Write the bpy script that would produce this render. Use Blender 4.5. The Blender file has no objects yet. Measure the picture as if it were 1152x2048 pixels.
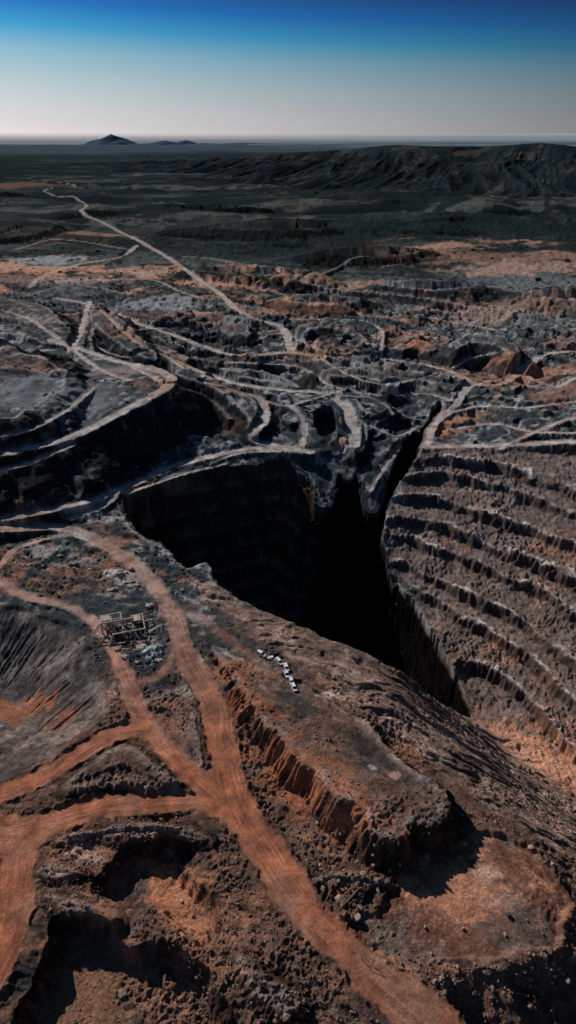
import bpy, math, random, time
import numpy as np
from mathutils import Vector, Matrix
T0=time.time()
rng=np.random.default_rng(7); random.seed(7)
F=1365.333; CH=200.0; PITCH=math.radians(29.16); SP=math.sin(PITCH); CP=math.cos(PITCH)
scene=bpy.context.scene
col=scene.collection
# ---------- unprojection helper : pixel coordinates through the camera -> world metres
def P(u,v,z=0.0):
    a=(u-576)/F; b=(1024-v)/F
    t=(z-CH)/(-SP+b*CP)
    return (a*t, t*(CP+b*SP), z)
def Q(u,v,y):
    a=(u-576)/F; b=(1024-v)/F
    t=y/(CP+b*SP)
    return (a*t, y, CH+t*(b*CP-SP))
# ---------- noise
_p=np.arange(256); np.random.default_rng(3).shuffle(_p); PERM=np.concatenate([_p,_p]).astype(np.int32)
_an=np.linspace(0,2*np.pi,16,endpoint=False); GX=np.cos(_an).astype(np.float32); GY=np.sin(_an).astype(np.float32)
def perlin(x,y,seed=0):
    x=np.asarray(x,np.float64); y=np.asarray(y,np.float64)
    xf=np.floor(x); yf=np.floor(y)
    fx=(x-xf).astype(np.float32); fy=(y-yf).astype(np.float32)
    xi=(xf.astype(np.int64)+seed*17)&255; yi=(yf.astype(np.int64)+seed*31)&255
    x1=(xi+1)&255; y1=(yi+1)&255
    h00=PERM[PERM[xi]+yi]&15; h10=PERM[PERM[x1]+yi]&15; h01=PERM[PERM[xi]+y1]&15; h11=PERM[PERM[x1]+y1]&15
    ux=fx*fx*fx*(fx*(fx*6-15)+10); uy=fy*fy*fy*(fy*(fy*6-15)+10)
    n00=GX[h00]*fx+GY[h00]*fy; n10=GX[h10]*(fx-1)+GY[h10]*fy
    n01=GX[h01]*fx+GY[h01]*(fy-1); n11=GX[h11]*(fx-1)+GY[h11]*(fy-1)
    a=n00+ux*(n10-n00); b=n01+ux*(n11-n01)
    return (a+uy*(b-a))*1.5
def ss(a,b,x):
    t=np.clip((x-a)/(b-a),0,1); return t*t*(3-2*t)
# ---------- grid
ys=[48.0]
while ys[-1]<80000:
    y=ys[-1]; dy=(y*y+CH*CH)/(CH*F)*1.4
    ys.append(y+min(dy,max(0.009*y,0.1)))
YR=np.array(ys); NR=len(YR); NC=921
HW=0.4219*(0.873*YR+97.5)*1.24+8
TT=np.linspace(-1,1,NC)
X=(HW[:,None]*TT[None,:]).astype(np.float32); Y=np.repeat(YR[:,None],NC,1).astype(np.float32)
dyr=np.gradient(YR); SPC=np.sqrt(dyr*(2*HW/(NC-1)))
print("grid",NR,NC)
def fbm(wl,octv,seed,gain=0.5,ridged=False,sx=1.0,sy=1.0,rot=0.0,rows=None,warp=None):
    out=np.zeros((NR,NC),np.float32); amp=1.0
    c,s=math.cos(rot),math.sin(rot)
    r0,r1=(0,NR) if rows is None else rows
    for i in range(octv):
        lam=wl/2**i
        w=np.clip((lam*min(sx,sy)/SPC-1.6)/2.5,0,1)
        ok=np.nonzero(w>0)[0]; ok=ok[(ok>=r0)&(ok<r1)]
        if len(ok)==0: break
        a,b=ok[0],ok[-1]+1
        xx=X[a:b]; yy=Y[a:b]
        if warp is not None: xx=xx+warp[a:b]; yy=yy-warp[a:b]
        n=perlin((xx*c+yy*s)/(lam*sx)+.37*i,(-xx*s+yy*c)/(lam*sy)+.61*i,seed+i*5)
        if ridged: n=1-2*np.abs(n)
        out[a:b]+=n*(amp*w[a:b,None]).astype(np.float32)
        amp*=gain
    return out
def rowof(y): return int(np.searchsorted(YR,y))
# ---------- polylines
def catmull(pts,n=5,closed=False):
    p=np.array(pts,float); m=len(p); out=[]
    rngi=range(m if closed else m-1)
    for i in rngi:
        if closed: a,b,c,d=p[(i-1)%m],p[i],p[(i+1)%m],p[(i+2)%m]
        else: a,b,c,d=p[max(i-1,0)],p[i],p[i+1],p[min(i+2,m-1)]
        for k in range(n):
            t=k/n
            out.append(0.5*((2*b)+(-a+c)*t+(2*a-5*b+4*c-d)*t*t+(-a+3*b-3*c+d)*t**3))
    if not closed: out.append(p[-1])
    return np.array(out)
def linedist(p,pad,closed):
    q=np.vstack([p,p[:1]]) if closed else p
    x0,x1=q[:,0].min()-pad,q[:,0].max()+pad; y0,y1=q[:,1].min()-pad,q[:,1].max()+pad
    r0,r1=np.searchsorted(YR,y0),np.searchsorted(YR,y1)
    if r1<=r0: return None
    sub=(X[r0:r1]>x0)&(X[r0:r1]<x1)
    idx=np.nonzero(sub.ravel())[0]+r0*NC
    px=X.ravel()[idx].astype(np.float64); py=Y.ravel()[idx].astype(np.float64)
    best=np.full(len(idx),1e18); S=np.zeros(len(idx)); Z=np.zeros(len(idx)); SG=np.zeros(len(idx)); ins=np.zeros(len(idx),bool)
    acc=0.0
    for i in range(len(q)-1):
        a=q[i]; b=q[i+1]; dx,dy=b[0]-a[0],b[1]-a[1]; L2=dx*dx+dy*dy+1e-9; L=math.sqrt(L2)
        if closed:
            t=np.clip(((px-a[0])*dx+(py-a[1])*dy)/L2,0,1)
            d=(px-a[0]-t*dx)**2+(py-a[1]-t*dy)**2
            m=d<best; best[m]=d[m]; S[m]=acc+t[m]*L; Z[m]=a[2]+t[m]*(b[2]-a[2])
            if abs(dy)>1e-9:
                c=((a[1]>py)!=(b[1]>py))&(px<dx*(py-a[1])/dy+a[0]); ins^=c
        else:
            lo=np.searchsorted(py,min(a[1],b[1])-pad); hi=np.searchsorted(py,max(a[1],b[1])+pad)
            if hi<=lo: acc+=L; continue
            sl=slice(lo,hi); ppx=px[sl]; ppy=py[sl]
            t=np.clip(((ppx-a[0])*dx+(ppy-a[1])*dy)/L2,0,1)
            ex=ppx-a[0]-t*dx; ey=ppy-a[1]-t*dy
            d=ex*ex+ey*ey; m=d<best[sl]
            bb=best[sl]; bb[m]=d[m]; SS=S[sl]; SS[m]=acc+t[m]*L; ZZ=Z[sl]; ZZ[m]=a[2]+t[m]*(b[2]-a[2])
            GG=SG[sl]; GG[m]=np.sign(dx*ey-dy*ex)[m]
        acc+=L
    d=np.sqrt(best)
    if closed: d=np.where(ins,-d,d)
    return idx,d,S,Z,SG,px,py
# ---------- base surface from spot heights
SPOT=[(850,2040,-2),(600,1850,0),(450,1620,0),(250,1440,0),(0,1600,0),(0,1200,0),(200,1230,0),(330,1230,0),(0,1060,0),(200,1080,0),
(0,2040,-2),(300,2040,-3),(450,1800,0),(950,1800,0),(1090,1800,0),(800,1800,0),(850,1900,-1),(1200,1950,-6),(1152,1740,-12),(-100,1400,0),
(600,1650,-1),(540,1530,-1),(700,1740,-1),(550,1340,3),(480,1310,2),(620,1400,4),(430,1180,0),(560,1240,0),(700,1300,-3),(800,1352,-8),(860,1720,0),
(1000,1570,-20),(900,1500,-10),(1152,1680,-28),(800,1420,-3),(700,1360,0),(1152,1600,-60),(945,1428,-60),(1040,1510,-61),
(870,895,0),(1000,897,1),(1152,905,3),(1400,900,5),
(885,935,-8),(1010,965,-8),(1152,1010,-8),(1400,1070,-8),
(870,1000,-18),(1010,1032,-18),(1152,1092,-18),(1400,1200,-18),
(858,1075,-28),(1010,1125,-28),(1152,1200,-28),(1400,1340,-28),
(842,1140,-38),(1000,1205,-38),(1152,1310,-38),(1400,1500,-38),
(835,1222,-50),(965,1305,-50),(1152,1470,-50),(1400,1680,-48),
(795,1170,-48),(775,1060,-28),(800,965,-12),
(1500,1850,-20),(600,900,0),(450,920,2),(300,940,2),(200,990,1),(850,860,-2),(700,880,0),(0,1030,0),(950,780,-2),(700,750,0),
(500,750,6),(500,650,0),(250,600,8),(0,560,12),(800,620,-5),(1152,650,-5),(1152,800,8),(0,480,5),(600,560,-3),(1000,500,5),(300,800,8),
(100,950,2),(576,2300,-3),(0,2300,-3),(1152,2300,-8),(-200,1000,2),(-200,1700,0),(1040,1690,-3),(940,1620,-3)]
cp=np.array([P(*s) for s in SPOT]+[(-1500,3000,0),(0,3000,0),(1500,3000,0),(0,9000,0),(-6000,9000,0),(6000,9000,0),(0,60000,0),(-30000,60000,0),(30000,60000,0)],float)
xy=cp[:,:2]; D=np.linalg.norm(xy[:,None]-xy[None],axis=2)
n=len(cp); A=np.zeros((n+1,n+1)); A[:n,:n]=-D; A[:n,n]=1; A[n,:n]=1
for i in range(n): A[i,i]=-2.0
w=np.linalg.solve(A,np.concatenate([cp[:,2],[0]]))
Zg=np.full((NR,NC),w[n],np.float32)
for i in range(n):
    Zg-=np.float32(w[i])*np.sqrt((X-np.float32(xy[i,0]))**2+(Y-np.float32(xy[i,1]))**2)
print("rbf",time.time()-T0)
def pin(pts): return np.array([P(*p) for p in pts],float)
def region(pts,soft=4,smooth=3,jit=0.0):
    p=catmull(pin(pts),smooth,True); r=linedist(p,soft+2,True); o=np.zeros(NR*NC,np.float32)
    idx,d=r[0],r[1]
    if jit: d=d+perlin(r[5]/10,r[6]/10,301)*jit+perlin(r[5]/3,r[6]/3,302)*jit*.35
    o[idx]=ss(soft*.5,-soft,d); return o.reshape(NR,NC)
PAD=region([(700,1860,0),(770,1795,0),(800,1740,0),(870,1700,0),(950,1660,0),(1035,1672,0),(1100,1725,0),(1140,1790,0),(1145,1850,0),(1080,1905,0),(970,1928,0),(860,1920,0),(760,1900,0)],2.5,jit=2.6)
SLAB=region([(380,1150,0),(560,1245,0),(800,1355,-8),(930,1425,-60),(1152,1600,-60),(1300,1700,-40),(1152,1725,-14),(1020,1650,-6),(900,1570,-5),(820,1500,-2),(700,1420,2),(620,1350,3),(500,1270,2),(400,1200,0)],5,jit=2)
BOWL=region([(-200,1230,0),(0,1212,0),(100,1238,0),(170,1290,0),(212,1380,0),(215,1430,0),(150,1482,0),(60,1542,0),(-200,1590,0)],3)
wp=fbm(60,3,91)*8
roadm=np.zeros((NR,NC),np.float32); roadt=np.zeros((NR,NC),np.float32); roadid=np.zeros((NR,NC),np.int16)
label=np.zeros((NR,NC),np.int16); rough=np.ones((NR,NC),np.float32)
steepm=np.zeros((NR,NC),np.float32); topm=np.zeros((NR,NC),np.float32); pitm=np.zeros((NR,NC),np.float32)
nearw=(1-ss(330,520,Y))*(1-PAD*.95)*(1-SLAB*.5)*(1-BOWL*.8)
midw=ss(400,480,Y)*(1-ss(900,1150,Y))
a0=P(560,1240,0); a1=P(930,1440,-30); th=math.atan2(a1[1]-a0[1],a1[0]-a0[0])
ridged=fbm(26,6,11,0.55,True,warp=wp)
streak=fbm(9,5,15,0.6,True,sx=3.0,sy=.8,rot=th,warp=wp*.5)
Zg+=nearw*(ridged*0.8+fbm(60,2,12)*1.2+streak*.5)
Zg+=PAD*(fbm(22,4,13,.6)*0.4)+PAD*(1-PAD)*4*(.7+.6*fbm(7,3,14))*ss(30,45,X)*1.3
# stepped dumps between pit and valley
mz=fbm(170,5,22,0.5,False,warp=wp*3)*19+fbm(60,4,21,0.5,True,warp=wp*1.5)*2.2
B=4.6; q=mz/B; fr=q-np.floor(q)
tm=B*(np.floor(q)+ss(0.44,0.58,fr)*0.82+fr*0.18)
mm=midw*(1-0.6*ss(850,1000,Y))
Zg+=mm*(tm*0.72+fbm(24,6,23,0.6,True)*1.1)
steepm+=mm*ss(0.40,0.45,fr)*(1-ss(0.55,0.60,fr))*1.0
topm+=mm*(ss(0.56,0.61,fr)*(1-ss(0.64,0.8,fr)))*1.0*ss(-.5,.3,fbm(40,3,24))
farw=ss(850,1300,Y)*(1-ss(9000,20000,Y))
fh=fbm(420,6,31,0.5,True,sx=1.9,rot=-0.3,warp=fbm(300,2,33)*50)
Zg+=farw*(fh*20*(0.35+0.65*ss(-200,400,X))+fbm(1500,3,32)*20)*ss(1000,1900,Y)+farw*fh*5
# ---------- right wall terraces
wallpoly=pin([(815,930,-4),(870,888,0),(1000,893,1),(1152,893,3),(1500,893,4),(1700,1300,-20),(1600,1640,-55),(1152,1610,-58),(1040,1520,-60),(945,1434,-60),(865,1290,-58),(832,1222,-56),(785,1150,-45),(765,1060,-28),(785,985,-12)])
idx,d,S,Zn,_,px,py=linedist(wallpoly,40,True)
wt=ss(3,-9,d)
zf=Zg.ravel(); z_orig=zf[idx].copy(); z=z_orig-(nearw.ravel()[idx]*(ridged.ravel()[idx]*0.6+streak.ravel()[idx]*.4))
B=7.2
wob=perlin(px/70,py/70,5)*1.5
q=(z+wob+perlin(px/20,py/20,6)*0.7+perlin(px/7,py/7,16)*0.7+perlin(px/2.5,py/2.5,17)*0.45)/B
fr=q-np.floor(q)
bh=np.floor(q)
brk=.4+.6*ss(-.35,.2,perlin(px/26+bh*7.3,py/26,18))
st_=0.36+0.16*np.sin(bh*2.3+perlin(px/50,py/50,22)*2)
step=ss(st_,st_+0.16,fr)*0.92+fr*0.08
step=step*brk+fr*(1-brk)
tr=bh+step
g=perlin(px/5,py/14,7)*0.4+perlin(px/2,py/4,8)*0.7+(1-2*np.abs(perlin(px/6,py/6,9)))*.5+perlin(px/1.2,py/1.2,25)*.3
zt=tr*B-wob*0.8+g*0.75
zf[idx]=z_orig*(1-wt)+zt*wt
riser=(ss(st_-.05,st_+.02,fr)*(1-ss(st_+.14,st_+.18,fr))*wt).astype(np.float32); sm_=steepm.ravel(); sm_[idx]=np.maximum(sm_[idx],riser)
label.ravel()[idx[wt>0.5]]=2
wallw=np.zeros(NR*NC,np.float32); wallw[idx]=wt; wallw=wallw.reshape(NR,NC)
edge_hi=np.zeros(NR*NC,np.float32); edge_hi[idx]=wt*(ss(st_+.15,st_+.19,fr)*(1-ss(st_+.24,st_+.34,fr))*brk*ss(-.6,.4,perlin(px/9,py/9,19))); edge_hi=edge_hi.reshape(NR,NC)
# ---------- ledges on slope between ridge and pit
ii_=np.nonzero(SLAB.ravel()>0.01)[0]; px=X.ravel()[ii_].astype(float); py=Y.ravel()[ii_].astype(float)
al=px*math.cos(th)+py*math.sin(th); ac=-px*math.sin(th)+py*math.cos(th)
ac=ac+perlin(px/31+.3,py/31+.7,41)*6+perlin(px/9.3+.2,py/9.3+.1,44)*2.0+perlin(px/3.1,py/3.1,49)*.5
n1=perlin(al/40,ac/8,42); n2=perlin(al/14,ac/3.0,43); n3=perlin(al/9,ac/1.5,40)
lz=np.where(n1>0,np.minimum(n1*9,1.0),0)*1.0+np.where(n2>.1,np.minimum((n2-.1)*5,.5),0)*1.1+n3*.35
zf[ii_]+=(SLAB.ravel()[ii_]*lz).astype(np.float32)
crk=np.zeros(NR*NC,np.float32); crk[ii_]=(.8*np.exp(-(n1/.03)**2)+.6*np.exp(-((n2-.1)/.06)**2))*SLAB.ravel()[ii_]*ss(-.2,.4,perlin(px/20,py/20,45)); crk=crk.reshape(NR,NC)
slst=np.zeros(NR*NC,np.float32); slst[ii_]=(perlin(al/22,ac/2.5,46)+perlin(al/9,ac/1.2,47)*.8)*ss(-.5,.5,perlin(px/30,py/30,48)); slst=slst.reshape(NR,NC)
# ---------- mesas (spoil heaps) and diggings
heapid=[20]
def mesa(pts,slope=0.75,gul=2.0,gwl=9,jit=2.0,smooth=3,lab=True,topn=0.6,reach=90,flat=0.0,dz=0.0):
    raw=pin([(p[0],p[1],p[2]+dz) for p in pts]); p=catmull(raw,smooth,True)
    if flat: reach=13
    elif raw[:,1].max()<320: reach=16
    idx,d,S,Zn,_,px,py=linedist(p,reach,True)
    d=d+perlin(px/14,py/14,51)*jit+perlin(px/5,py/5,52)*jit*0.55+perlin(px/2,py/2,50)*.35
    gg=(1-2*np.abs(perlin(S/gwl,d/45+9,53)))*gul*ss(0,14,d)+(1-2*np.abs(perlin(S/(gwl*.38),d/20,54)))*gul*.35*ss(0,6,d)
    if flat: # ragged cliff
        Sw=S+perlin(S/17,S*0+.5,57)*8
        var=.3+.7*ss(-.5,.3,perlin(S/22,S*0+3.5,58))
        fl_=1-2*np.abs(perlin(Sw/gwl,d/60+3,56)); f3=1-2*np.abs(perlin(Sw/(gwl*.4),d/30+3,63))
        gg=(fl_*gul*ss(0,2.0,d)-gul*.4*ss(0,2,d))*var+fl_*gul*.5*ss(0,8,d)+f3*gul*.4*ss(0,1.5,d)+perlin(px/3,py/3,59)*.8*ss(0,1.5,d)
        W=0; ZZ=0
        for k in range(len(p)):
            ww=1/((px-p[k,0])**2+(py-p[k,1])**2+6.0)**1.5; W=W+ww; ZZ=ZZ+ww*p[k,2]
        ins=ss(2,-3,d); Zn=Zn*(1-ins)+ZZ/W*ins
        slope=slope*(.4+.6*var)
    top=Zn+perlin(px/20,py/20,55)*topn+(perlin(px/7,py/7,60)*topn*.5 if flat else 0)
    zz=top-slope*np.maximum(d,0)+gg
    if flat: zz=zz-np.maximum(d-6,0)*3
    cur=zf[idx]
    if flat: m=(zz>cur)|(d<-1.5); rough.ravel()[idx]*=np.where(d<0,1-flat,1).astype(np.float32)
    else: m=zz>cur
    zf[idx]=np.where(m,zz,cur)
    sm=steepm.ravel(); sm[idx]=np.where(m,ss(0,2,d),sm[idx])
    tp=topm.ravel(); tp[idx]=np.where(m,(1-ss(-1,1,d))*(.12+.88*ss(-3.5,-1,d)),tp[idx])
    if lab:
        heapid[0]+=1; label.ravel()[idx[m&(d>-400)]]=heapid[0]
pitb=np.zeros((NR,NC),np.float32); pitn=np.zeros((NR,NC),np.float32)
def dig(pts,depth,slope=1.2,gul=1.0,gwl=7,jit=1.5,smooth=3,lab=0,zfloor=None,bench=0,pad=6,dark=True):
    p=catmull(pin(pts),smooth,True) if smooth>1 else pin(pts)
    idx,d,S,Zn,_,px,py=linedist(p,pad,True)
    d=d+perlin(px/12,py/12,61)*jit+perlin(px/3.5,py/3.5,62)*jit*0.45+(1-2*np.abs(perlin(px/6,py/6,69)))*jit*.3
    di=np.maximum(-d,0)
    dep=slope*di
    if bench>0:
        sl2=4.5-2.1*ss(330,380,py)*(1-ss(-10,30,px)); dep=sl2*di
        qq=dep/bench+perlin(px/30,py/30,66)*.4; f2=qq-np.floor(qq); dep=bench*(np.floor(qq)+ss(0.45,0.75,f2))-0
        dep=np.where(di>0,np.maximum(dep,0),0)
    gg=(1-2*np.abs(perlin(S/gwl,di/30,63)))*gul*ss(0,8,di)
    fl=(Zn-depth) if zfloor is None else zfloor+perlin(px/20,py/20,64)*2
    zz=np.maximum(Zn+0.5-dep+gg,fl+perlin(px/9,py/9,65)*0.8)
    cur=zf[idx]; m=(d<0)&(zz<cur)
    zf[idx]=np.where(m,zz,cur)
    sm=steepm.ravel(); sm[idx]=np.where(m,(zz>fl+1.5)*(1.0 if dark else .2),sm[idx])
    tp=topm.ravel(); tp[idx]=np.where(m,0,tp[idx])
    if lab:
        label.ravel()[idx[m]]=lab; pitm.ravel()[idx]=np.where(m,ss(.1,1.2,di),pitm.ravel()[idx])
        tp[idx]=np.where((d>=0)&(d<3),np.maximum(tp[idx],.8*(1-d/3)),tp[idx])  # pale rim band: sunlit pit edge put into the colour mask
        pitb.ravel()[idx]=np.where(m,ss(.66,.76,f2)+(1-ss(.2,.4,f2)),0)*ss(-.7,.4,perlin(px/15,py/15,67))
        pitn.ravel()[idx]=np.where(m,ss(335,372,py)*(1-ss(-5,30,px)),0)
# left big bank
mesa([(-260,940,20),(0,905,21),(130,886,23),(230,835,30),(320,792,34),(352,764,35),(325,738,34),(240,722,30),(150,700,26),(0,650,22),(-260,650,22)],0.88,2.4,9,1.2)
mesa([(-200,840,40),(0,838,40),(80,805,38),(130,770,37),(120,735,37),(60,708,40),(-30,695,44),(-200,690,46)],0.45,3.0,14,4,topn=4)
mesa([(350,748,32),(430,778,25),(490,828,17),(500,862,12),(530,852,12),(537,826,14),(500,795,18),(440,762,24),(380,738,30)],0.85,2.2,7,1.0)
mesa([(555,800,16),(600,830,12),(618,872,6),(605,892,3),(622,890,3),(636,860,6),(620,820,10),(575,785,15)],0.9,1.5,6,1.0)
mesa([(690,800,10),(712,830,9),(715,890,5),(700,900,3),(728,895,3),(735,840,8),(715,800,10)],0.9,1.5,6,1.0)
mesa([(-200,760,34),(-100,620,30),(0,600,30),(80,612,28),(130,650,24),(170,690,22),(100,690,22),(0,670,24)],0.8,3,14,3,dz=6)
mesa([(180,640,24),(240,690,20),(300,720,16),(312,708,16),(260,655,22),(220,625,24)],0.85,2,9,2,dz=3)
mesa([(150,720,26),(160,680,24),(185,615,22),(200,612,22),(185,680,22),(185,715,24)],0.85,2,9,2,dz=3)
mesa([(900,690,20),(950,668,24),(1010,678,25),(1046,712,20),(1020,712,20),(990,690,23),(940,688,21),(915,700,20)],0.9,2,8,1.6)
mesa([(790,695,12),(835,682,15),(872,698,12),(858,704,12),(832,692,13),(805,703,12)],0.85,2,9,2)
mesa([(600,690,10),(590,660,15),(640,645,18),(700,655,17),(740,690,12),(728,690,12),(690,664,15),(640,656,16),(608,668,14),(612,690,11)],0.7,1.5,8,1.5)
mesa([(620,745,12),(680,738,14),(760,745,14),(800,765,12),(780,785,10),(772,768,12),(730,756,12),(660,754,12)],0.9,1.5,8,1.5)
mesa([(860,760,8),(900,748,11),(930,770,10),(905,800,8),(905,775,9),(880,770,8)],0.9,1.5,8,1.5)
mesa([(440,655,11),(490,650,14),(500,675,12),(480,668,12),(455,672,9)],0.85,2,8,2)
mesa([(300,690,16),(340,700,14),(380,720,12),(350,716,12)],0.8,2,8,1)
mesa([(380,700,12),(420,690,15),(500,705,14),(520,720,12),(500,714,12),(430,702,12)],0.85,2,8,1.5)
mesa([(420,745,15),(500,740,16),(560,755,14),(600,775,12),(540,765,12),(470,754,14)],0.85,1.6,7,1.5)
mesa([(640,800,10),(700,790,11),(760,800,11),(790,830,8),(765,822,9),(740,810,9),(690,805,9)],0.85,1.6,7,1.5)
mesa([(1060,800,8),(1150,790,11),(1300,800,12),(1300,812,10),(1150,806,8),(1090,815,7)],0.8,1.6,7,1.5)
mesa([(960,800,6),(1030,805,8),(1060,830,7),(1040,838,6),(1010,818,6),(960,812,5)],0.8,1.6,7,1.5)
mesa([(1080,790,14),(1160,750,24),(1300,740,30),(1400,800,30),(1300,860,20),(1150,850,12),(1100,830,9)],0.5,2.5,16,3)
mesa([(-60,455,26),(40,440,30),(110,450,24),(60,470,20),(-60,480,20)],0.5,3,30,4,reach=160)
mesa([(380,540,16),(470,530,22),(560,535,20),(620,548,14),(500,552,14)],0.35,3,24,5,reach=140)
mesa([(560,600,10),(640,590,14),(720,600,10),(660,612,10)],0.4,3,20,4,reach=120)
mesa([(760,570,12),(860,560,20),(960,570,14),(880,582,12)],0.35,3,24,5,reach=140)
mesa([(640,505,14),(740,490,26),(840,500,18),(760,515,12)],0.3,4,34,8,reach=200)
mesa([(1040,590,12),(1130,575,20),(1250,590,14),(1150,602,10)],0.35,3,24,5,reach=140)
mesa([(420,455,16),(560,440,30),(700,450,20),(560,462,16)],0.14,4,50,14,reach=300)
mesa([(760,455,20),(880,430,40),(1000,440,28),(900,462,20)],0.16,5,50,14,reach=320)
mesa([(200,420,20),(330,405,32),(470,415,20),(330,425,20)],0.13,5,60,14,reach=360)
mesa([(-200,395,50),(-60,378,52),(5,385,30),(-60,400,30)],0.2,5,60,10,reach=360)
# foreground ridge : high ragged edge toward the road, easing toward the pit
mesa([(430,1292,4),(500,1328,4),(560,1345,4),(625,1378,4),(700,1425,4),(760,1475,4),(800,1520,5),(850,1560,6),(888,1600,7),(870,1640,9),(835,1640,9),(800,1672,10),(745,1655,11),(715,1612,11),(680,1600,11),(640,1550,11),(600,1520,10),(572,1480,10),(530,1440,9),(485,1385,8),(445,1330,6)],2.0,2.8,4.2,2.0,topn=1.3,flat=.35)
mesa([(120,1580,2.5),(180,1530,3.5),(250,1495,4),(300,1520,4),(360,1585,3),(250,1572,3)],0.7,1.2,5,1.5)
mesa([(255,1390,2),(300,1400,3),(370,1370,3),(390,1400,3),(400,1480,3),(400,1530,3),(350,1500,2.5),(300,1450,2)],0.7,1.2,5,1.5)
mesa([(120,1680,3),(230,1650,4),(340,1650,4),(420,1680,3),(300,1668,3)],0.8,1,5,1.5)
mesa([(640,1760,2),(680,1745,3),(740,1750,3),(780,1770,2),(720,1775,2)],0.7,1,4,1)
mesa([(90,1790,2.5),(150,1800,3.5),(230,1835,3),(180,1825,3),(120,1815,3)],.8,1,4,1)
mesa([(470,1900,2),(520,1950,3.5),(600,2010,3),(560,2020,3),(490,1960,2.5)],.8,1,4,1.4)
mesa([(60,1740,2),(120,1730,3),(160,1745,3),(120,1752,2.5)],.8,.8,4,1)
mesa([(180,1920,-4),(260,1940,-2.5),(340,1975,-2.5),(400,2030,-3),(330,1995,-3),(250,1960,-3)],.8,.8,4,1.2)
# open pit
PITR=[(245,985,1),(285,968,1),(330,955,1),(450,935,1),(560,918,0),(605,930,0),(628,945,0),(642,968,-2),(658,968,-2),(662,945,0),(678,926,0),(690,934,-1),(699,934,-1),(714,925,0),(733,945,-1),(742,970,-3),(752,966,-3),(772,935,-2),(800,890,-1),(850,845,-1),(872,818,-1),(884,824,-1),(862,862,-2),(828,930,-4),(792,980,-12),(768,1050,-28),(773,1110,-36),(795,1170,-47),(826,1222,-54),(866,1290,-56),(908,1360,-58),(950,1432,-59),(938,1432,-52),(880,1396,-24),(800,1354,-9),(700,1302,-3),(560,1241,0),(440,1179,0),(425,1160,0),(412,1125,-2),(378,1138,-1),(345,1118,-1),(318,1085,0),(290,1080,-1),(262,1055,0),(240,1020,1)]
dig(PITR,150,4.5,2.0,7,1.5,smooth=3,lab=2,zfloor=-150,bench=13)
# hollows
dig([(180,1765,0),(205,1735,0),(262,1690,0),(300,1700,0),(330,1678,0),(392,1700,0),(375,1745,0),(425,1790,0),(445,1860,0),(400,1905,0),(360,1862,0),(300,1815,0),(250,1822,0),(190,1800,0)],4.5,1.6,1.2,3,1.4)
dig([(20,2040,-1),(60,1960,-1),(100,1880,-1),(112,1845,-1),(160,1838,0),(200,1835,0),(225,1850,0),(262,1885,0),(300,1872,0),(340,1885,0),(400,1930,-1),(450,2000,-1),(480,2100,-2),(300,2320,-2),(-40,2320,-2)],6.5,2.0,1.4,3,1.3)
dig([(-200,1230,0),(0,1212,0),(100,1238,0),(170,1290,0),(212,1380,0),(215,1430,0),(150,1482,0),(60,1542,0),(-200,1590,0)],17,0.6,.5,1.7,1.2,dark=False)
dig([(880,1950,-1),(940,1935,-1),(1000,1948,-1),(1060,1925,-1),(1120,1895,-2),(1160,1860,-2),(1170,1780,-4),(1250,1700,-20),(1500,1700,-20),(1500,2320,-8),(1000,2320,-6),(900,2060,-3)],20,0.8,1.8,4,2.0,dark=False)
dig([(400,1550,1),(418,1540,1),(432,1552,1),(416,1566,1)],3,0.9,0.2,4,0.4)
dig([(-60,1700,0),(0,1715,0),(28,1740,0),(10,1800,0),(-60,1850,0)],6,1.4,.6,4,1)
dig([(625,850,2),(655,830,3),(680,850,2),(672,880,0),(640,890,0)],7,1.0,1,5,1.5)
rough*=(1-PAD*.65)*(1-SLAB*.25)*(1-BOWL*.7)
print("features",time.time()-T0)
# ---------- height sampling
def colrow(x,y):
    r=np.interp(y,YR,np.arange(NR)); hw=np.interp(y,YR,HW); c=(np.asarray(x)/hw+1)*0.5*(NC-1)
    return r,c
def Hs(x,y,arr=None):
    arr=Zg if arr is None else arr
    r,c=colrow(x,y); r=np.clip(r,0,NR-1.001); c=np.clip(c,0,NC-1.001)
    r0=np.floor(r).astype(int); c0=np.floor(c).astype(int); fr=r-r0; fc=c-c0
    return (arr[r0,c0]*(1-fr)*(1-fc)+arr[r0+1,c0]*fr*(1-fc)+arr[r0,c0+1]*(1-fr)*fc+arr[r0+1,c0+1]*fr*fc)
TS=100*1.006**np.arange(900)
def hit(u,v):
    a=(u-576)/F; b=(1024-v)/F
    x=a*TS; y=TS*(CP+b*SP); z=CH+TS*(b*CP-SP)
    h=Hs(x,y); m=np.nonzero(z<=h)[0]
    if len(m)==0 or m[0]==0: i=len(TS)-1; return (x[i],y[i],h[i])
    i=m[0]; f=(z[i-1]-h[i-1])/((z[i-1]-h[i-1])-(z[i]-h[i])+1e-9)
    x=x[i-1]+f*(x[i]-x[i-1]); y=y[i-1]+f*(y[i]-y[i-1])
    return (float(x),float(y),float(Hs(x,y)))
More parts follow.
